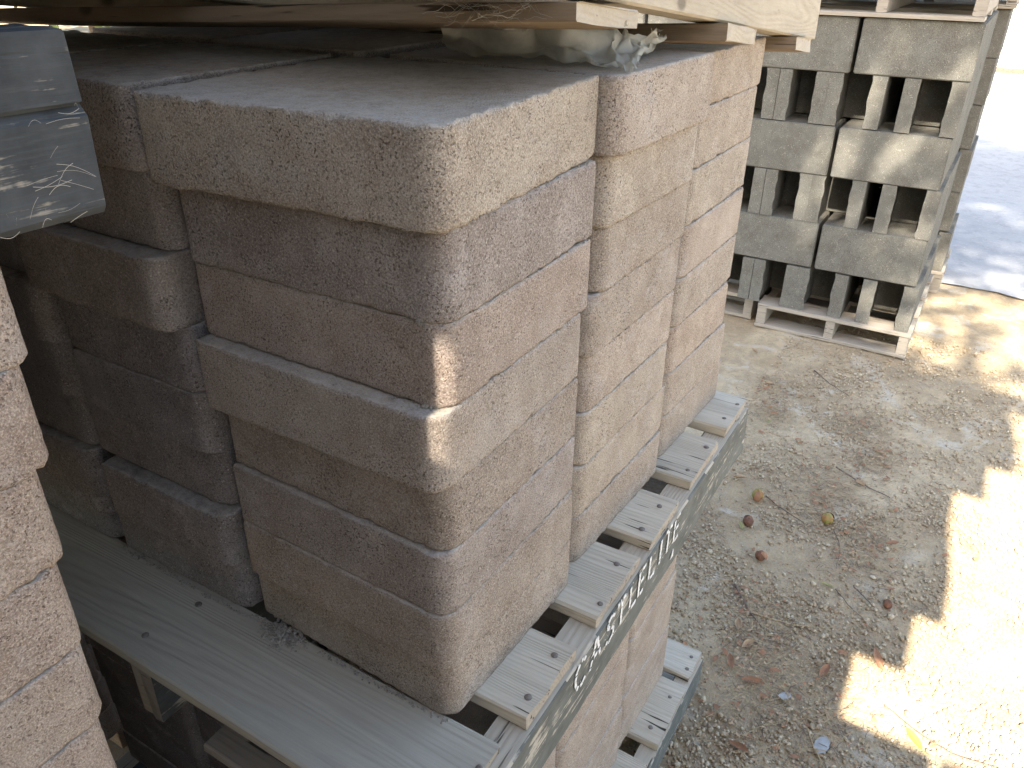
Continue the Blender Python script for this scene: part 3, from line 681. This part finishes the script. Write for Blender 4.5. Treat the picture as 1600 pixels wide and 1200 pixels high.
def cmu_load(x, y, gz, nm, grp, depth=2, wide=2, full=True):
    """x,y = near right corner; rows alternate open-ended blocks and solid-faced blocks"""
    for r_, (z, of) in enumerate(zip(rows, offs)):
        if r_ % 2 == 0:
            for d in range(depth if full else 1):
                yy = y+of*.7; ub = 0
                for c, (adv, me) in enumerate(((2.75, UB[(r_+c_) % 4]) for c_ in range(1))): pass
                seq = [(0, UB[r_ % 4], 'first'), (3.45, UB[(r_+1) % 4], 'second'), (6.12, UBn[r_ % 3], 'third'), (8.55, UBn[(r_+1) % 3], 'fourth')][:(4 if wide == 2 else 2)]
                for dy, me, od in seq:
                    block(me, x+d*5.2+rnd.uniform(0, .06), yy+dy, gz+z, rnd.uniform(-.004, .004), f'open-ended grey block, {od} from right, {rn[r_]} row of {nm}'+(', rear' if d else ''), grp)
        else:
            for d in range(depth*2 if full else 2):
                for c in range(wide):
                    block(CB, x+d*2.6+rnd.uniform(0, .05), y+of+c*5.3, gz+z, rnd.uniform(-.004, .004), f'flat grey block, {"right" if c == 0 else "left"} in {rn[r_]} row of {nm}'+(f', {["","second","third","fourth"][d]} back' if d else ''), grp)
cmu_load(CX, CY, G, 'the front dappled load', 'blocks of the front grey block load')
cmu_load(CX+11.0, CY-.55, G, 'the load behind the dappled one', 'blocks of the rear grey block load', depth=1)
cmu_load(CX+.9, CY+11.2, G, 'the load half hidden by slabs', 'blocks of the half-hidden grey block load', depth=1)
GM = {'deck': M['greyboard'], 'end': M['greyboard'], 'bottom': M['greyboard'], 's': M['greyboard']}
def small_pallet(x, y, z, wy, dx, label, H=1.44, seed=0):
    root = empty('wooden_pallet', (x, y, z)); tag(root, label, 'pallet', 'wooden pallets of the yard')
    n = max(2, int(dx//2.1))
    for i in range(n): link('deck_board', board_mesh('deck_board', 1.4, wy, .22, M['greyboard'], seed+i, 'Y', M['endgrain'], .02, .02), root, (i*(dx-1.4)/(n-1), 0, H-.22))
    for i in range(3): link('stringer', board_mesh('stringer', dx-.1, .5, H-.46, M['greyboard'], seed+9+i, 'X', M['greyboard'], .02, .02), root, (.05, [.02, wy/2-.25, wy-.52][i], .22))
    for i in range(3): link('bottom_board', board_mesh('bottom_board', 1.3, wy, .2, M['greyboard'], seed+19+i, 'Y', M['endgrain'], .02, .02), root, ([0, dx/2-.65, dx-1.3][i], 0, .01))
    return root
small_pallet(CX-.15, CY-.2, G, 8.1, 10.4, 'grey pallet on the dirt under the front dappled grey block load', seed=300)
small_pallet(CX+10.9, CY-.7, G, 10, 5.4, 'grey pallet under the rear grey block load', seed=330)
small_pallet(CX+.6, CY+8.35, G, 13, 6, 'grey pallet under the half-hidden grey block load', seed=360)
small_pallet(CX-.2, CY+.35, G+16.47, 8.6, 10.4, 'grey pallet on top of the front grey block load', H=1.9, seed=390)
small_pallet(CX+10.7, CY-.5, G+16.47, 8.6, 5.4, 'grey pallet on top of the rear grey block load', H=1.9, seed=420)
for c in range(2):
    for d in range(4): block(CB, CX+.1+d*2.6, CY+.4+c*5.3, G+18.38, 0, f'grey block in the load above the front pallet, {"right" if c == 0 else "left"} column, number {d+1} back', 'blocks on the pallet above the front grey block load')
for d in range(2):
    for r_ in range(2): block(CB, CX+11+d*2.6, CY-.4, G+18.38+r_*2.5, 0, f'grey block in the load above the rear pallet, {["lower","upper"][r_]} row, number {d+1} back', 'blocks on the pallet above the rear grey block load')

# ------------------------------------------------------------------ unseen stock behind the photographer, added and shaped to shade the corner
def stock(x, y0, n, z0, nrow, nm, grp, off=None, first=0):
    for r_ in range(nrow):
        for c in range(n):
            dy = off[r_] if off else 0
            block(CB, x, y0+dy+c*5.16, z0+r_*2.47, 0, f'unseen shadow-casting block in the {nm} behind the camera, row {r_+1}, column {c+1}', grp)
SX = -14.0
gs = 'blocks stacked behind the photographer'
stock(SX-2.5, -14.6, 1, G+1.5, 9, 'low right stock', gs)
stock(SX-2.5, -9.3, 5, G+1.5, 9, 'lower tall stock', gs)
small_pallet(SX-2.6, -14.8, G, 5.3, 4.4, 'unseen pallet under the low shadow-casting block stock behind the photographer', seed=450)
small_pallet(SX-2.6, -9.4, G, 26.0, 4.4, 'unseen pallet under the tall shadow-casting block stock behind the photographer', seed=480)
small_pallet(SX-2.6, -6.9, G+23.9, 23.5, 4.4, 'unseen pallet between the two levels of shadow-casting block stock behind the photographer', seed=510)
RB = [slab_mesh('shade_slab_row', 3.7, 3.5, .96, 300+i, .3, 4, 1) for i in range(2)]
RB0 = [slab_mesh('shade_slab_near', 3.4, 3.15, .96, 320+i, .3, 4, 1) for i in range(2)]
# upper level, with a narrow gap shaped to pass a sliver of sun at Y about -1.3
FB2 = []
# (the block beside the gap fills from the outer block to the gap's right side)
edge = [-6.9, -8.7, -9.75, -9.7, -9.9, -11.2, -12.4, -12.2]  # row ends shaped to cast the stepped shadow edge
for r_ in range(8):
    xr = -1.38 if r_ < 2 else -1.16; FB2.append(box_mesh('sun_gap_block', 2.5, xr-(edge[r_]+5.12 if r_ else -6.9), 2.46, M['cmu']))
for r_ in range(8):
    z = G+25.75+r_*2.47
    for c in range(0 if r_ == 0 else 1): block(CB, SX-2.5, edge[r_], z, 0, f'unseen grey block right of the added sun gap behind the camera, upper row {r_+1}, column {c+1}', gs)
    block(FB2[r_], SX-2.5, edge[r_]+5.12 if r_ else -6.9, z, 0, f'unseen grey block beside the added sun gap behind the camera, upper row {r_+1}', gs)
    for c in range(4): block(CB, SX-2.5, -1.1+c*5.16, z, 0, f'unseen grey block left of the added sun gap behind the camera, upper row {r_+1}, column {c+1}', gs)
tag(link('sun_gap_spacer', box_mesh('sun_gap_spacer', 2.2, .2, .95, M['greyboard'], .03), None, (SX-2.4, -1.35, G+25.76)), 'added spacer trimming the sun gap between the block stacks behind the camera', 'light blocker')  # added to close the lower end of the sun slit
for r_ in range(14):  # unseen stack added to block light reaching the left faces
    for (sx, sy, sl) in ((-12.9, -5.2, 'single'),):
        put_slab(RB0[r_ % 2], sx, sy+rnd.uniform(-.06, .06), G+1.4+r_*.98, 0, SALMON, f'slab {r_+1} up in the {sl} added light-blocking stack close behind the camera', 'slabs close behind the camera')
for r_ in range(26):
    for (sx, sy, sl) in ((-12.9, -5.2, 'single'),):
        put_slab(RB0[r_ % 2], sx, sy+rnd.uniform(-.06, .06), G+16.8+r_*.98, 0, TAN, f'slab {r_+1} up in the raised {sl} added light-blocking stack close behind the camera', 'slabs raised close behind the camera')
small_pallet(-13.0, -5.3, G, 3.6, 3.9, 'added pallet of the light-blocking stack close behind the camera', seed=610)
small_pallet(-13.0, -5.3, G+15.2, 3.6, 3.9, 'added pallet between two light-blocking slab loads close behind the camera', H=1.5, seed=640)
for k in range(22):  # unseen stack added to stop light entering at the alley's end
    put_slab(RB[k % 2], -2.95+rnd.uniform(-.08, .08), 11.4, G+1.3+k*.98+(1.3 if k > 8 else 0), 0, SALMON, f'pinkish slab {k+1} up in the added stack that darkens the alley from its end', 'slabs of the stacks along the alley')
for (sx, sy, nm) in ((-9.5, -16.5, 'left'), (-5.9, -16.5, 'right')):  # unseen tall stacks added to block sky light on the left stacks
    for r_ in range(38):
        put_slab(RB0[r_ % 2], sx, sy+rnd.uniform(-.06, .06), G+1.4+r_*.98+(1.5 if r_ > 17 else 0), 0, TAN, f'slab {r_+1} up in the {nm} added tall light-blocking stack behind the camera to the right', 'slabs of the tall stacks behind the camera to the right')
small_pallet(-9.6, -16.7, G, 3.6, 7.2, 'added pallet of the light-blocking stacks behind the camera to the right', seed=680)
small_pallet(-9.6, -16.7, G+19.03, 3.6, 7.2, 'added pallet between light-blocking slab loads behind the camera to the right', seed=700)
for k in range(14):  # low stacks added to shut out light from the sunlit yard behind
    put_slab(RB[k % 2], .85+rnd.uniform(-.04, .04), 11.9, G+.05+k*.98, 0, TAN, f'tan slab, {k+1} up in the added low stack blocking light behind the painted pallet load', 'slabs of the stacks along the alley')
    put_slab(RB[k % 2], 4.75+rnd.uniform(-.04, .04), 11.9, G+.05+k*.98, 0, TAN, f'tan slab, {k+1} up in the added farther low stack blocking light behind the painted pallet load', 'slabs of the stacks along the alley')
# unseen loads added to darken the narrow alley left of the slabs
for (yy, nm) in ((6.1, 'second'), (9.9, 'third'), (13.7, 'fourth')):
    for k in range(22):
        put_slab(RB[k % 2], -6.6+rnd.uniform(-.08, .08), yy, G+1.3+k*.98+(1.3 if k > 8 else 0), 0, SALMON, f'pinkish slab in the {nm} added stack darkening the alley left of the picture, number {k+1} up', 'slabs of the stacks along the alley')

# ------------------------------------------------------------------ far white wall, trees
wl = empty('boundary_wall', (168, -60, G)); tag(wl, 'bright white sunlit wall of long horizontal planks beyond the road', 'wall')
pm = box_mesh('plank', .6, 150, 3.4, M['wall_white'], .06)
for k in range(9): link('plank', pm, wl, (0, 0, .9+k*3.46))
link('footing', box_mesh('footing', .9, 150, .9, M['twig'], .03), wl, (-.15, 0, 0))

def tree(loc, crown_c, crown_r, nleaf, leaf, label, seed, trunk_r=2.0, cards=None):
    rr = random.Random(seed); root = empty('tree', loc); tag(root, label, 'tree', 'trees around the yard')
    cc = Vector(crown_c); V, F = [], []
    def limb(p, q, r0, r1, n=7):
        d = (q-p).normalized(); a = d.orthogonal().normalized(); b_ = d.cross(a); b = len(V); m = 5
        for i in range(m+1):
            t = i/m; c = p.lerp(q, t)+Vector((rr.gauss(0, .15), rr.gauss(0, .15), 0))*(0 < i < m)*r0; r_ = r0*(1-t)+r1*t
            for k in range(n): an = 6.283*k/n; V.append(c+(a*math.cos(an)+b_*math.sin(an))*r_)
        for i in range(m):
            for k in range(n): k2 = (k+1) % n; F.append((b+i*n+k, b+i*n+k2, b+(i+1)*n+k2, b+(i+1)*n+k))
    top = Vector((cc.x, cc.y, cc.z-crown_r[2]*.5)); limb(Vector((0, 0, -.3)), top, trunk_r, trunk_r*.6)
    cl = []
    for i in range(60):
        while True:
            q = Vector((rr.uniform(-1, 1), rr.uniform(-1, 1), rr.uniform(-1, 1)))
            if q.length < 1: break
        q = Vector((q.x*crown_r[0], q.y*crown_r[1], q.z*crown_r[2])); cl.append(cc+q)
        if i < 34: limb(top, cc+q*.9, trunk_r*.3, trunk_r*.05, 5)
    link('trunk', mesh_from('trunk', V, F, M['bark'], True), root)
    n = nleaf; rg = np.random.default_rng(seed); ci = rg.integers(0, len(cl), n); C = np.array([list(c) for c in cl])[ci]
    P = C+rg.normal(size=(n, 3))*np.array(crown_r)*.15
    ax = rg.normal(size=(n, 3)); ax /= np.linalg.norm(ax, axis=1)[:, None]; bx = np.cross(ax, rg.normal(size=(n, 3))); bx /= np.linalg.norm(bx, axis=1)[:, None]
    ln = (leaf*rg.uniform(.6, 1.3, n))[:, None]
    nr = np.cross(ax, bx)
    pts = np.stack([P-ax*ln*.5, P+bx*ln*.25+nr*ln*.06, P+ax*ln*.5, P-bx*ln*.25+nr*ln*.06], 1).reshape(-1, 3)
    fs = (np.arange(n)[:, None]*4+np.arange(4)[None]).tolist()
    link('crown', mesh_from('crown', pts, fs, M['foliage']), root)
tree((-44, 14, G), (0, -16, 80), (14, 24, 13), 2100, 1.6, 'thin leafy tree behind the photographer casting dappled shade', 3, 2.0)
tree((-62, 6, G), (0, -10, 132), (8, 28, 25), 20000, 1.9, 'tall dense tree far behind the photographer', 8, 3.6)
for i, (x, y, h_, r_) in enumerate(((95, 150, 22, 16), (120, 205, 30, 20), (75, 190, 26, 18))):
    tree((x, y, G), (0, 0, h_), (r_, r_, h_*.75), 5000, 3.2, ['leafy bush seen in the gap above the timber at upper left', 'tall tree beyond the yard far behind the slabs', 'broad tree at the back left of the yard'][i], 20+i, 1.2)

# ------------------------------------------------------------------ litter on the dirt
def leaf_mesh(name, L, W, mat, curl, seed):
    V, F = [], []; n, m = 9, 4
    for i in range(n+1):
        t = i/n; wd = W*math.sin(math.pi*min(1, t*.96+.02))**.8*(1-.25*t)
        for j in range(-m, m+1):
            s_ = j/m; x = (t-.5)*L; y = s_*wd*.5
            z = curl*(s_*s_)*.5*wd+curl*.4*L*(t-.5)**2+.03*noise.noise(Vector((x*6, y*6, seed)))-(.01 if j == 0 else 0)
            V.append((x, y, z))
    k = 2*m+1
    for i in range(n):
        for j in range(k-1): a = i*k+j; F.append((a, a+1, a+k+1, a+k))
    b = len(V)   # stalk
    V += [(-.5*L, -.008, 0), (-.5*L, .008, 0), (-.68*L, .006, .03), (-.68*L, -.006, .03)]; F.append((b, b+1, b+2, b+3))
    return mesh_from(name, V, F, mat, True)
LM = [leaf_mesh('leaf', .62, .26, M['leaf_brown'], .7, 1), leaf_mesh('leaf', .5, .26, M['leaf_tan'], 1.0, 2), leaf_mesh('leaf', .42, .2, M['leaf_olive'], .5, 3), leaf_mesh('leaf', .75, .3, M['leaf_brown'], .35, 4), leaf_mesh('leaf', .66, .27, M['leaf_yellow'], .4, 5)]
GZ = G+.04
leaves = [((12.4, -6.5), 4, .75, 'bright yellow-green leaf lying at the edge of the sunlit patch'), ((14.9, -5.15), 3, .5, 'long reddish brown leaf lying in the shade beside the sun patch'),
 ((12.0, -2.05), 0, 1.9, 'curled tan-brown leaf standing out near the lower pallet corner'), ((12.4, -1.3), 0, .4, 'folded rust leaf right by the lower pallet corner'),
 ((13.35, -1.55), 1, 2.6, 'pale rust leaf just above the lower pallet corner'), ((13.5, -3.85), 0, 2.9, 'dark red-brown leaf at the tip of the sun patch'),
 ((9.6, -2.4), 0, 1.3, 'brown pointed leaf at the bottom edge of the picture'), ((14.0, -1.05), 1, .3, 'tan leaf beside the far corner of the lower pallet'),
 ((19.0, .35), 2, .7, 'yellow-green leaf beside the stencilled pallet edge'), ((22.0, 1.35), 1, 2.0, 'forked dry tan leaf near the green husk'),
 ((27.1, 1.5), 2, .1, 'green leaf with a stem near the far pallet corner'), ((30.7, 2.5), 1, 2.2, 'tan leaf among the straw beyond the pallet'),
 ((34.0, 4.2), 1, 1.0, 'tan leaf near the grey block pallet'), ((17.4, -3.1), 2, 1.4, 'small olive leaf in the middle of the shaded dirt'),
 ((24.2, -3.0), 1, .9, 'pale tan leaf near the two dry twigs'), ((20.9, -4.7), 0, 2.4, 'reddish leaf toward the right shadow edge')]
for (xy, mi, a, lab) in leaves:
    o = link('fallen_leaf', LM[mi], None, (xy[0], xy[1], GZ+.05), (rnd.uniform(-.3, .3), rnd.uniform(-.3, .3), a)); tag(o, lab, 'leaf', 'fallen leaves on the dirt')
# husks
def husk(loc, mat, split, label, seed, r=.2):
    root = empty('nut_husk', loc, (rnd.uniform(-.4, .4), rnd.uniform(-.4, .4), rnd.random()*6)); tag(root, label, 'nut', 'fallen nuts on the dirt')
    V, F = [], []; n, m = 18, 12
    for j in range(m+1):
        th = math.pi*j/m
        for i in range(n):
            ph = 2*math.pi*i/n; rr = r*(1+.07*noise.noise(Vector((math.cos(ph)*2, math.sin(ph)*2, th*2+seed))))
            g = abs(((ph*3/(2*math.pi)) % 1)-.5)*2
            if g > .75: rr *= 1-.16*(g-.75)*4
            V.append((rr*math.sin(th)*math.cos(ph), rr*math.sin(th)*math.sin(ph), rr*1.12*math.cos(th)))
    for j in range(m):
        for i in range(n): k = (i+1) % n; F.append((j*n+i, (j+1)*n+i, (j+1)*n+k, j*n+k))
    link('shell', mesh_from('shell', V, F, mat, True), root)
    if split:   # peeled flap of husk
        V, F = [], []
        for i in range(6):
            for j in range(6):
                th = .4+i*.3; ph = -.5+j*.2; rr = r*(1.16+.05*i*.5)
                V.append((rr*math.sin(th)*math.cos(ph), rr*math.sin(th)*math.sin(ph), rr*math.cos(th)))
        for i in range(5):
            for j in range(5): a = i*6+j; F.append((a, a+6, a+7, a+1))
        link('husk_flap', mesh_from('husk_flap', V, F, M['leaf_brown'], True), root)
husk((21.1, .35, GZ+.17), M['nut_green'], True, 'green nut with an orange split husk, nearest the painted pallet edge', 1, .23)
husk((21.0, -2.35, GZ+.17), M['nut_green'], True, 'greenish nut with peeling husk farther right on the dirt', 2, .22)
husk((19.3, .2, GZ+.14), M['nut_brown'], True, 'brown split nut lying beside the stencilled letters', 3, .2)
husk((17.6, -.75, GZ+.14), M['nut_brown'], True, 'dark broken nut husk below the other nuts', 4, .19)
husk((17.5, -5.05, GZ+.08), M['nut_brown'], False, 'dark half-buried nut near the right shadow edge', 5, .15)
# twigs
def twig(p, q, r_, label, seed, bend=.3, mat='twig'):
    V, F = [], []; n, m = 14, 6; P, Q = Vector(p), Vector(q); d = (Q-P).normalized(); sd_ = d.cross(Vector((0, 0, 1)))
    for i in range(n+1):
        t = i/n; c = P.lerp(Q, t)+sd_*(bend*math.sin(math.pi*t)+.06*noise.noise(Vector((t*5, seed, 0))))+Vector((0, 0, .02+.03*abs(noise.noise(Vector((t*4, seed, 3))))))
        for k in range(m): a = 6.283*k/m; V.append(c+(sd_*math.cos(a)+Vector((0, 0, 1))*math.sin(a))*r_*(1-.6*t))
    for i in range(n):
        for k in range(m): k2 = (k+1) % m; F.append((i*m+k, i*m+k2, (i+1)*m+k2, (i+1)*m+k))
    o = link('twig', mesh_from('twig', V, F, M[mat], True)); tag(o, label, 'twig', 'twigs and stalks on the dirt')
tw = [((25.0, -1.9), (23.9, -4.2), .035, 'long dark twig pointing right across the middle of the dirt', .12, 'twig'), ((17.1, 1.1), (17.3, -.4), .022, 'pale straight stalk touching the lower slabs', .03, 'straw'),
 ((21.4, .1), (20.4, -1.9), .03, 'dark twig running between the two green nuts', .1, 'twig'), ((20.6, -2.7), (18.6, -3.2), .02, 'thin bent twig right of the second green nut', -.15, 'twig'),
 ((17.4, -3.4), (16.4, -4.5), .022, 'short dark twig in the middle right shade', .05, 'twig'), ((17.9, -3.9), (17.2, -4.7), .03, 'forked brown twig near the sun patch', .03, 'twig'),
 ((14.8, -1.2), (15.6, -3.9), .03, 'pale crooked twig lying above the rust leaves', .2, 'straw'), ((12.5, -1.9), (11.3, -4.9), .022, 'long straw stalk below the sun patch', .2, 'straw'),
 ((13.2, -5.6), (12.9, -9.4), .022, 'dark curved twig lying in the sunlit patch', .55, 'twig'), ((33.5, .9), (31.6, -1.2), .03, 'thin twig beyond the far pallet corner', .1, 'twig'),
 ((15.8, -.4), (14.2, -1.9), .045, 'broken dark bark strip beside the lower slabs', .1, 'twig'), ((11.2, -3.9), (9.9, -4.9), .025, 'straw stalk at the bottom edge of the picture', .1, 'straw')]
for i, (p, q, r_, lab, bd, m_) in enumerate(tw): twig((p[0], p[1], GZ), (q[0], q[1], GZ), r_, lab, i, bd, m_)
# scraps
for (x, y, lab, sc_) in ((10.9, -4.35, 'pale grey flat scrap of card at the bottom right', .28), (12.0, -3.05, 'small pale grey torn scrap among the leaves', .17)):
    pts = [(math.cos(a)*sc_*rnd.uniform(.75, 1.15)*1.25, math.sin(a)*sc_*rnd.uniform(.75, 1.1)*.8, 0) for a in np.linspace(0, 6.28, 9)[:-1]]
    n = len(pts); V = pts+[(a, b, .02) for a, b, _ in pts]; F = [tuple(range(n, 2*n)), tuple(range(n))[::-1]]+[(i, (i+1) % n, n+(i+1) % n, n+i) for i in range(n)]
    o = link('card_scrap', mesh_from('card_scrap', V, F, M['scrap']), None, (x, y, GZ+.02), (.08, .05, rnd.random()*3)); tag(o, lab, 'scrap')
# straw litter and leaf fragments: uncountable
def litter(name, n, mat, label, lo, hi, wd, cat, frag=False):
    V, F = [], []
    cl = [(28, 1.8), (30.5, 2.0), (24, -1.8), (22.2, -1.6), (21.5, -3.8), (26.5, -3.4), (13.5, -1.4), (12.5, -2.2), (15, -1), (11.5, -2.4), (11.8, -4.4), (19.5, -3.8), (29, -2)]
    for i in range(n):
        if rnd.random() < .72: c = rnd.choice(cl); x, y = c[0]+rnd.gauss(0, 1.0), c[1]+rnd.gauss(0, .7)
        else: x, y = 8+rnd.random()**1.3*28, rnd.uniform(-7.5, 3)
        if x < 11.2 and y > -.9: continue
        a = rnd.gauss(-1.2, .9); L = rnd.uniform(lo, hi); d = Vector((math.cos(a), math.sin(a), 0)); s_ = Vector((-d.y, d.x, 0)); bend = rnd.gauss(0, .12)*L; z = GZ+rnd.uniform(.0, .05); tz = rnd.uniform(-.2, .6)*wd
        k = 4; b = len(V)
        for j in range(k+1):
            t = j/k; c = Vector((x, y, z))+d*(t*L)+s_*bend*math.sin(math.pi*t)+Vector((0, 0, rnd.random()*.015))
            w2 = wd*(math.sin(math.pi*(.15+.8*t)) if frag else 1-.5*t)*rnd.uniform(.8, 1.2)
            V += [c-s_*w2, c+s_*w2+Vector((0, 0, tz))]
        for j in range(k): F.append((b+2*j, b+2*j+1, b+2*j+3, b+2*j+2))
    o = link(name, mesh_from(name, V, F, mat)); tag(o, label, cat, kind='stuff')
litter('straw_litter', 1500, M['straw'], 'dry straw and pine needles strewn over the dirt', .3, 1.2, .009, 'straw')
litter('dark_needle_litter', 900, M['twig'], 'dark rotten needles strewn over the dirt', .15, .6, .01, 'needles')
litter('leaf_fragments', 520, M['leaf_tan'], 'crumbled pieces of dry leaf on the dirt', .06, .2, .04, 'leaf litter', True)
litter('brown_leaf_fragments', 420, M['leaf_brown'], 'brown crumbled leaf pieces on the dirt', .05, .16, .035, 'leaf litter', True)
litter('dry_leaf_litter', 90, M['leaf_brown'], 'small curled dry leaves gathered beside the lower pallet', .18, .34, .07, 'leaf litter', True)

# unseen loads, most of them added to block light: one joined object per load
bpy.context.view_layer.update()
GL = {'slabs of the stacks along the alley': ('stacked_slabs', 'added unseen slab stacks darkening the alley left of the picture', 'slab stacks'),
      'slabs close behind the camera': ('stacked_slabs', 'added light-blocking slab stack close behind the camera at ground level', 'slab stacks'),
      'slabs raised close behind the camera': ('stacked_slabs', 'added light-blocking slab stack raised on a second pallet close behind the camera', 'slab stacks'),
      'slabs of the tall stacks behind the camera to the right': ('stacked_slabs', 'added tall slab stacks blocking light behind the camera to the right', 'slab stacks'),
      'slabs loaded above the left timber': ('stacked_slabs', 'added light-blocking slab load above the left timber, above eye level', 'slab stacks'),
      'slabs loaded on the tilted upper pallet': ('stacked_slabs', 'added skylight-blocking slab load on the tilted upper pallet, above eye level', 'slab stacks'),
      'slabs in the lower load under the pink stack': ('stacked_slabs', 'lower slab load under the pink stack at the left edge', 'slab stacks'),
      'blocks stacked behind the photographer': ('stacked_blocks', 'unseen two-level block stock shaped for its shadow and sun gap behind the photographer', 'block stacks')}
for g, (nm, lab, cat) in GL.items():
    obs = [o for o in col.objects if o.get('group') == g and o.type == 'MESH']
    bm = bmesh.new(); mats = []
    for o in obs:
        me = o.data.copy(); me.transform(o.matrix_world); bm.from_mesh(me); bpy.data.meshes.remove(me)
        mats = mats or list(o.data.materials)
    me = bpy.data.meshes.new(nm); bm.to_mesh(me); bm.free()
    for m_ in mats: me.materials.append(m_)
    c_ = tuple(obs[0].color)
    for o in obs: bpy.data.objects.remove(o)
    o = bpy.data.objects.new(nm, me); col.objects.link(o); o.color = c_; tag(o, lab, cat, kind='stuff')
